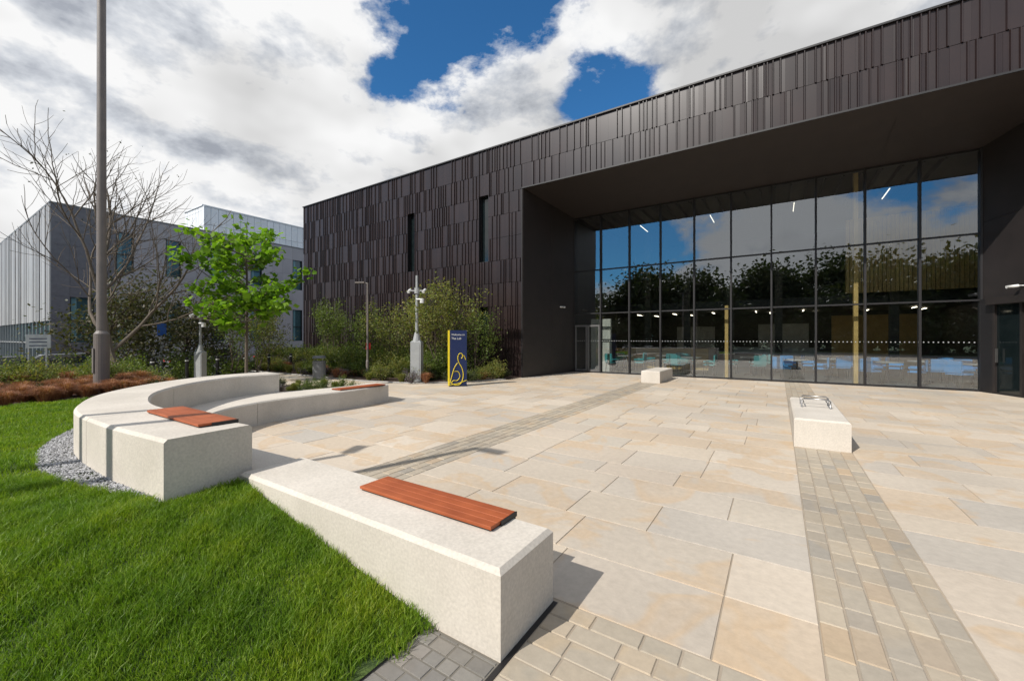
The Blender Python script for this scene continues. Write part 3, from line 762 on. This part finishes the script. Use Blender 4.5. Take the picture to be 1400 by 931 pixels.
def cctv(name,x,y,h,sc_=1,mat=None):
    p=empty(name,(x,y,0)); p.rotation_euler=(0,0,.5); g=MB(); s=sc_
    g.box(-.22*s,.22*s,-.2*s,.2*s,-.02,.05); g.box(-.19*s,.19*s,-.16*s,.16*s,.05,1.5*s,0,.05); g.box(-.15*s,.15*s,-.17*s,-.161*s,.15*s,1.35*s,1)
    g.tube([(0,0,1.45*s),(0,0,1.8*s)],[.16*s,.08*s],12); g.tube([(0,0,1.78*s),(0,0,h)],[.06*s,.045*s],12)
    g.tube([(-.26,0,h-.55),(.26,0,h-.55)],.025,8); g.tube([(0,0,h-.65),(0,0,h-.45)],.09,12)
    for sx in (-.28,.27): g.tube([(sx,-.14,h-.60),(sx,.12,h-.5)],.05,10,2); g.tube([(sx,0,h-.55),(sx,0,h-.64)],.025,8,2)
    g.tube([(-.0,-.05,h-.86),(.24,-.1,h-.86)],.03,8,2); g.tube([(.22,-.1,h-1.0),(.22,-.1,h-.84)],.07,10,2)
    g.build('mast',[mat or m_grey,mat or m_grey,m_white],p); return p
cctv('cctv_mast',-10.95,10.45,3.85); cctv('cctv_mast',-17.9,6.3,3.0,.75,m_grey)
# totem sign
p=empty('totem_sign',(-8.92,10.35,0)); p.rotation_euler=(0,0,math.radians(48)); g=MB()
g.box(-.28,.28,-.10,.09,.03,1.85,0); g.box(-.325,-.282,-.105,.095,.03,1.85,1); g.box(-.30,.30,-.12,.11,0,.028,2)
g.build('panel',[m_navy,m_yel,m_black],p)
def curve(pts,r,mat,par,name):
    g=MB(); g.tube(pts,r,6); g.build(name,[mat],par)
yy=-.108
def sm(P2,n=40): return [(a,yy,b_) for a,b_ in catmull(P2,n)]
curve(sm([(-.27,.14),(-.1,.05),(.08,.1),(.16,.35),(.12,.6),(.02,.78),(-.02,.95),(.03,1.08),(.11,1.08),(.14,1.0),(.10,.92)],60),.013,m_yel,p,'bird_outline')
curve(sm([(-.27,.14),(-.2,.4),(-.13,.62),(-.03,.78)],30),.013,m_yel,p,'bird_back')
curve([(.13,yy,1.04),(.2,yy,1.0),(.24,yy,.88)],.011,m_yel,p,'bird_beak'); curve(sm([(-.13,.5),(.0,.48),(.05,.32),(-.04,.2),(-.16,.2),(-.24,.12)]),.011,m_yel,p,'bird_wing'); curve([(-.27,yy,.06),(.0,yy,.10),(.27,yy,.2)],.012,m_yel,p,'bird_ground')
for i,(tx,sz) in enumerate((('Welcome to',.085),('The Lab',.10))):
    c=bpy.data.curves.new('sign_text','FONT'); c.body=tx; c.size=sz; c.extrude=.002; o=bpy.data.objects.new('sign_text',c); c.materials.append(m_white); o.location=(-.23,-.104,1.68-i*.13); o.rotation_euler=(math.pi/2,0,0); link(o,p)
p=empty('litter_bin',(-14.7,9.0,0)); g=MB(); g.tube([(0,0,.0),(0,0,.06)],.2,16); g.tube([(0,0,.06),(0,0,.72)],.23,20); g.tube([(0,0,.83),(0,0,.92)],[.25,.21],20)
for a in range(4): g.tube([(math.cos(a*1.57)*.21,math.sin(a*1.57)*.21,.7),(math.cos(a*1.57)*.21,math.sin(a*1.57)*.21,.85)],.015,6)
g.build('bin_body',[M('bin_grey',(.16,.165,.17),rough=.4)],p)
for i in range(6):
    g=MB(); g.tube([(0,0,0),(0,0,.85),(0,0,.9)],[.06,.06,.045],12); g.tube([(0,0,.74),(0,0,.78)],.063,12,1); o=g.build('bollard',[m_black,m_white]); o.location=(-19.3-i*.15,5.3+i*1.1,-.05)
p=empty('notice_sign',(-21.3,2.8,-.6)); p.rotation_euler=(0,0,-.1); g=MB(); g.tube([(0,-.2,0),(0,-.2,2.3)],.03,8); g.tube([(0,.2,0),(0,.2,2.3)],.03,8); g.build('posts',[m_grey],p)
g=MB(); g.box(.032,.05,-.28,.28,1.85,2.32)
for k in range(3): g.box(.0505,.053,-.2,.2,1.92+k*.12,1.95+k*.12,1)
g.build('board',[m_white,m_navy],p)
p=empty('parking_sign',(-21.5,6.2,-.5)); g=MB(); g.tube([(0,0,0),(0,0,2.7)],.03,8); g.box(.03,.05,-.15,.15,2.2,2.7,1); g.build('sign',[m_grey,m_blue],p)
def car(x,y,rot,mat):
    p=empty('parked_car',(x,y,-.6)); p.rotation_euler=(0,0,rot); g=MB()
    prof=[(-2.1,.35),(-2.15,.7),(-2.0,.92),(-1.3,.98),(-.7,1.4),(.9,1.45),(1.7,1.0),(2.1,.9),(2.15,.35)]
    wdt=[.8,.86,.86,.85,.68,.68,.84,.84,.8]
    n=len(prof); vs=[(a,-w,b_) for (a,b_),w in zip(prof,wdt)]+[(a,w,b_) for (a,b_),w in zip(prof,wdt)]
    fs=[(i,i+1,i+1+n,i+n) for i in range(n-1)]+[(0,n,2*n-1,n-1)]
    g.add(vs,fs,0); g.add(vs,[(0,1,2,3,6,7,8),(n+8,n+7,n+6,n+3,n+2,n+1,n)],0)
    g.add(vs,[(3,4,5,6),(n+6,n+5,n+4,n+3)],1)
    g.add([(-1.22,-.80,1.04),(-1.22,.80,1.04),(-.74,.68,1.38),(-.74,-.68,1.38)],[(3,2,1,0)],1)
    g.quad((1.60,-.80,1.07),(1.60,.80,1.07),(.98,.69,1.425),(.98,-.69,1.425),1)
    g.build('body',[mat,m_wglass],p); g=MB()
    for wx in (-1.35,1.35):
        for s in (-1,1): g.tube([(wx,s*.66,.32),(wx,s*.88,.32)],.32,18,0); g.tube([(wx,s*.885,.32),(wx,s*.89,.32)],.19,12,1)
    g.build('wheels',[m_tyre,m_steel],p)
    g=MB(); g.box(-2.17,-2.12,-.8,-.5,.65,.8,0); g.box(-2.17,-2.12,.5,.8,.65,.8,0); g.build('lights',[m_red],p)
car(-26.0,2.0,1.5,m_carD); car(-29,4.6,1.5,m_carS); car(-29,-1.5,1.6,m_carD); car(-33,12,1.5,m_carS); car(-33,17.5,1.5,m_carD)

# ------------------------------------------------------------------ sky & sun
el=math.radians(41); az=math.radians(198.6)
sv=Vector((math.sin(az)*math.cos(el),math.cos(az)*math.cos(el),math.sin(el)))
w=bpy.data.worlds.new('World'); sc.world=w; w.use_nodes=True; nt=w.node_tree; nt.nodes.clear()
out=N(nt,'OutputWorld'); sky=N(nt,'TexSky'); sky.sky_type='NISHITA'; sky.sun_disc=False; sky.sun_elevation=el; sky.sun_rotation=az
sky.air_density=1.0; sky.dust_density=.3; sky.ozone_density=3.0
bg=N(nt,'Background'); bg.inputs[1].default_value=.105
sk=mixc(nt,1.0,sky.outputs[0],(.40,.95,1.28),'MULTIPLY'); nt.links.new(sk,bg.inputs[0])
tc=N(nt,'TexCoord')
def cloudnoise(off,scale,det,rough,dist=0.0):
    a=N(nt,'VectorMath',operation='MULTIPLY_ADD'); nt.links.new(tc.outputs['Generated'],a.inputs[0]); a.inputs[1].default_value=(1,1,1.7); a.inputs[2].default_value=off
    n=N(nt,'TexNoise'); n.inputs['Scale'].default_value=scale; n.inputs['Detail'].default_value=det; n.inputs['Roughness'].default_value=rough; n.inputs['Distortion'].default_value=dist
    nt.links.new(a.outputs[0],n.inputs['Vector']); return n.outputs[0]
O=Vector((3.1,1.7,.4))
d1=cloudnoise(O,3.4,10,.60,.1); o2=O+Vector((sv.x*.05,sv.y*.05,.09)); d2=cloudnoise(o2,3.4,6,.60,.1); d3=cloudnoise(O+Vector((5,2,1)),1.7,4,.55)
def pixdir(u,v):
    k=(u-700)/557; t=(462-v)/557; d=Vector((-.5476+.8367*k,.8367+.5476*k,t)); return d.normalized()
def lobe(d,rad,amt,cov):
    n=N(nt,'VectorMath',operation='DOT_PRODUCT'); nt.links.new(tc.outputs['Generated'],n.inputs[0]); n.inputs[1].default_value=d
    c0=math.cos(math.radians(rad)); mr=N(nt,'MapRange'); mr.interpolation_type='SMOOTHSTEP'; nt.links.new(n.outputs['Value'],mr.inputs[0]); mr.inputs[1].default_value=c0; mr.inputs[2].default_value=1; mr.inputs[3].default_value=0; mr.inputs[4].default_value=amt
    return math_(nt,'ADD',cov,mr.outputs[0])
cov=math_(nt,'MULTIPLY_ADD',d1,1.35); cov.node.inputs[2].default_value=-.165
for a in ((560,25,12,-.20),(670,30,10,-.18),(835,125,8,-.22),(15,240,8,-.20),(385,165,6,-.12),(300,110,22,.11),(100,130,16,.24),(30,60,14,.16),(200,20,13,.16),(420,40,8,.12),(70,250,9,.10),(350,240,16,.13),(640,165,10,.20),(740,150,8,.16),(890,70,9,.15),(1010,30,12,.12),(1150,10,14,.12),(180,250,10,.10)):
    cov=lobe(pixdir(a[0],a[1]),a[2],a[3],cov)
for u_,v_,r_,am in ((900,290,14,-.14),(1060,250,12,.10),(1150,300,10,-.14),(1230,250,10,.08)):
    d=pixdir(u_,v_); cov=lobe(Vector((d.x,-d.y,d.z)),r_,am,cov)
cov=math_(nt,'ADD',cov,.045)
msk=ramp(nt,cov,[(.45,0),(.50,.35),(.56,.92),(.62,1)])
df=math_(nt,'SUBTRACT',d1,d2); sh=math_(nt,'MULTIPLY_ADD',df,2.4); sh.node.inputs[2].default_value=.68  # cloud self-shadow painted in, from density offset toward the sun
cc=ramp(nt,sh,[(.22,(.42,.45,.51)),(.46,(.70,.73,.78)),(.68,(1.0,1.0,1.0))])
big=ramp(nt,d3,[(.36,.66),(.52,1.0)])
cc=mixc(nt,1.0,cc,big,'MULTIPLY')
bg2=N(nt,'Background'); nt.links.new(cc,bg2.inputs[0]); bg2.inputs[1].default_value=.95
mx=N(nt,'MixShader'); nt.links.new(msk,mx.inputs[0]); nt.links.new(bg.outputs[0],mx.inputs[1]); nt.links.new(bg2.outputs[0],mx.inputs[2]); nt.links.new(mx.outputs[0],out.inputs[0])
sl=bpy.data.lights.new('sun','SUN'); sl.energy=5.0; sl.angle=math.radians(.5); sl.color=(1,.95,.88); so=bpy.data.objects.new('sun',sl); link(so)
so.rotation_euler=(-sv).to_track_quat('-Z','Y').to_euler(); so.location=(-10,-30,40)
cd=bpy.data.cameras.new('camera'); cd.sensor_width=36; cd.lens=557/1400*36; cd.shift_y=-.0025; cd.clip_end=2000; cd.clip_start=.05
co=bpy.data.objects.new('camera',cd); link(co); co.location=(0,0,1.6); co.rotation_euler=(math.pi/2,0,math.radians(33.2)); sc.camera=co
sc.view_settings.view_transform='Standard'; sc.view_settings.look='None'; sc.view_settings.exposure=0
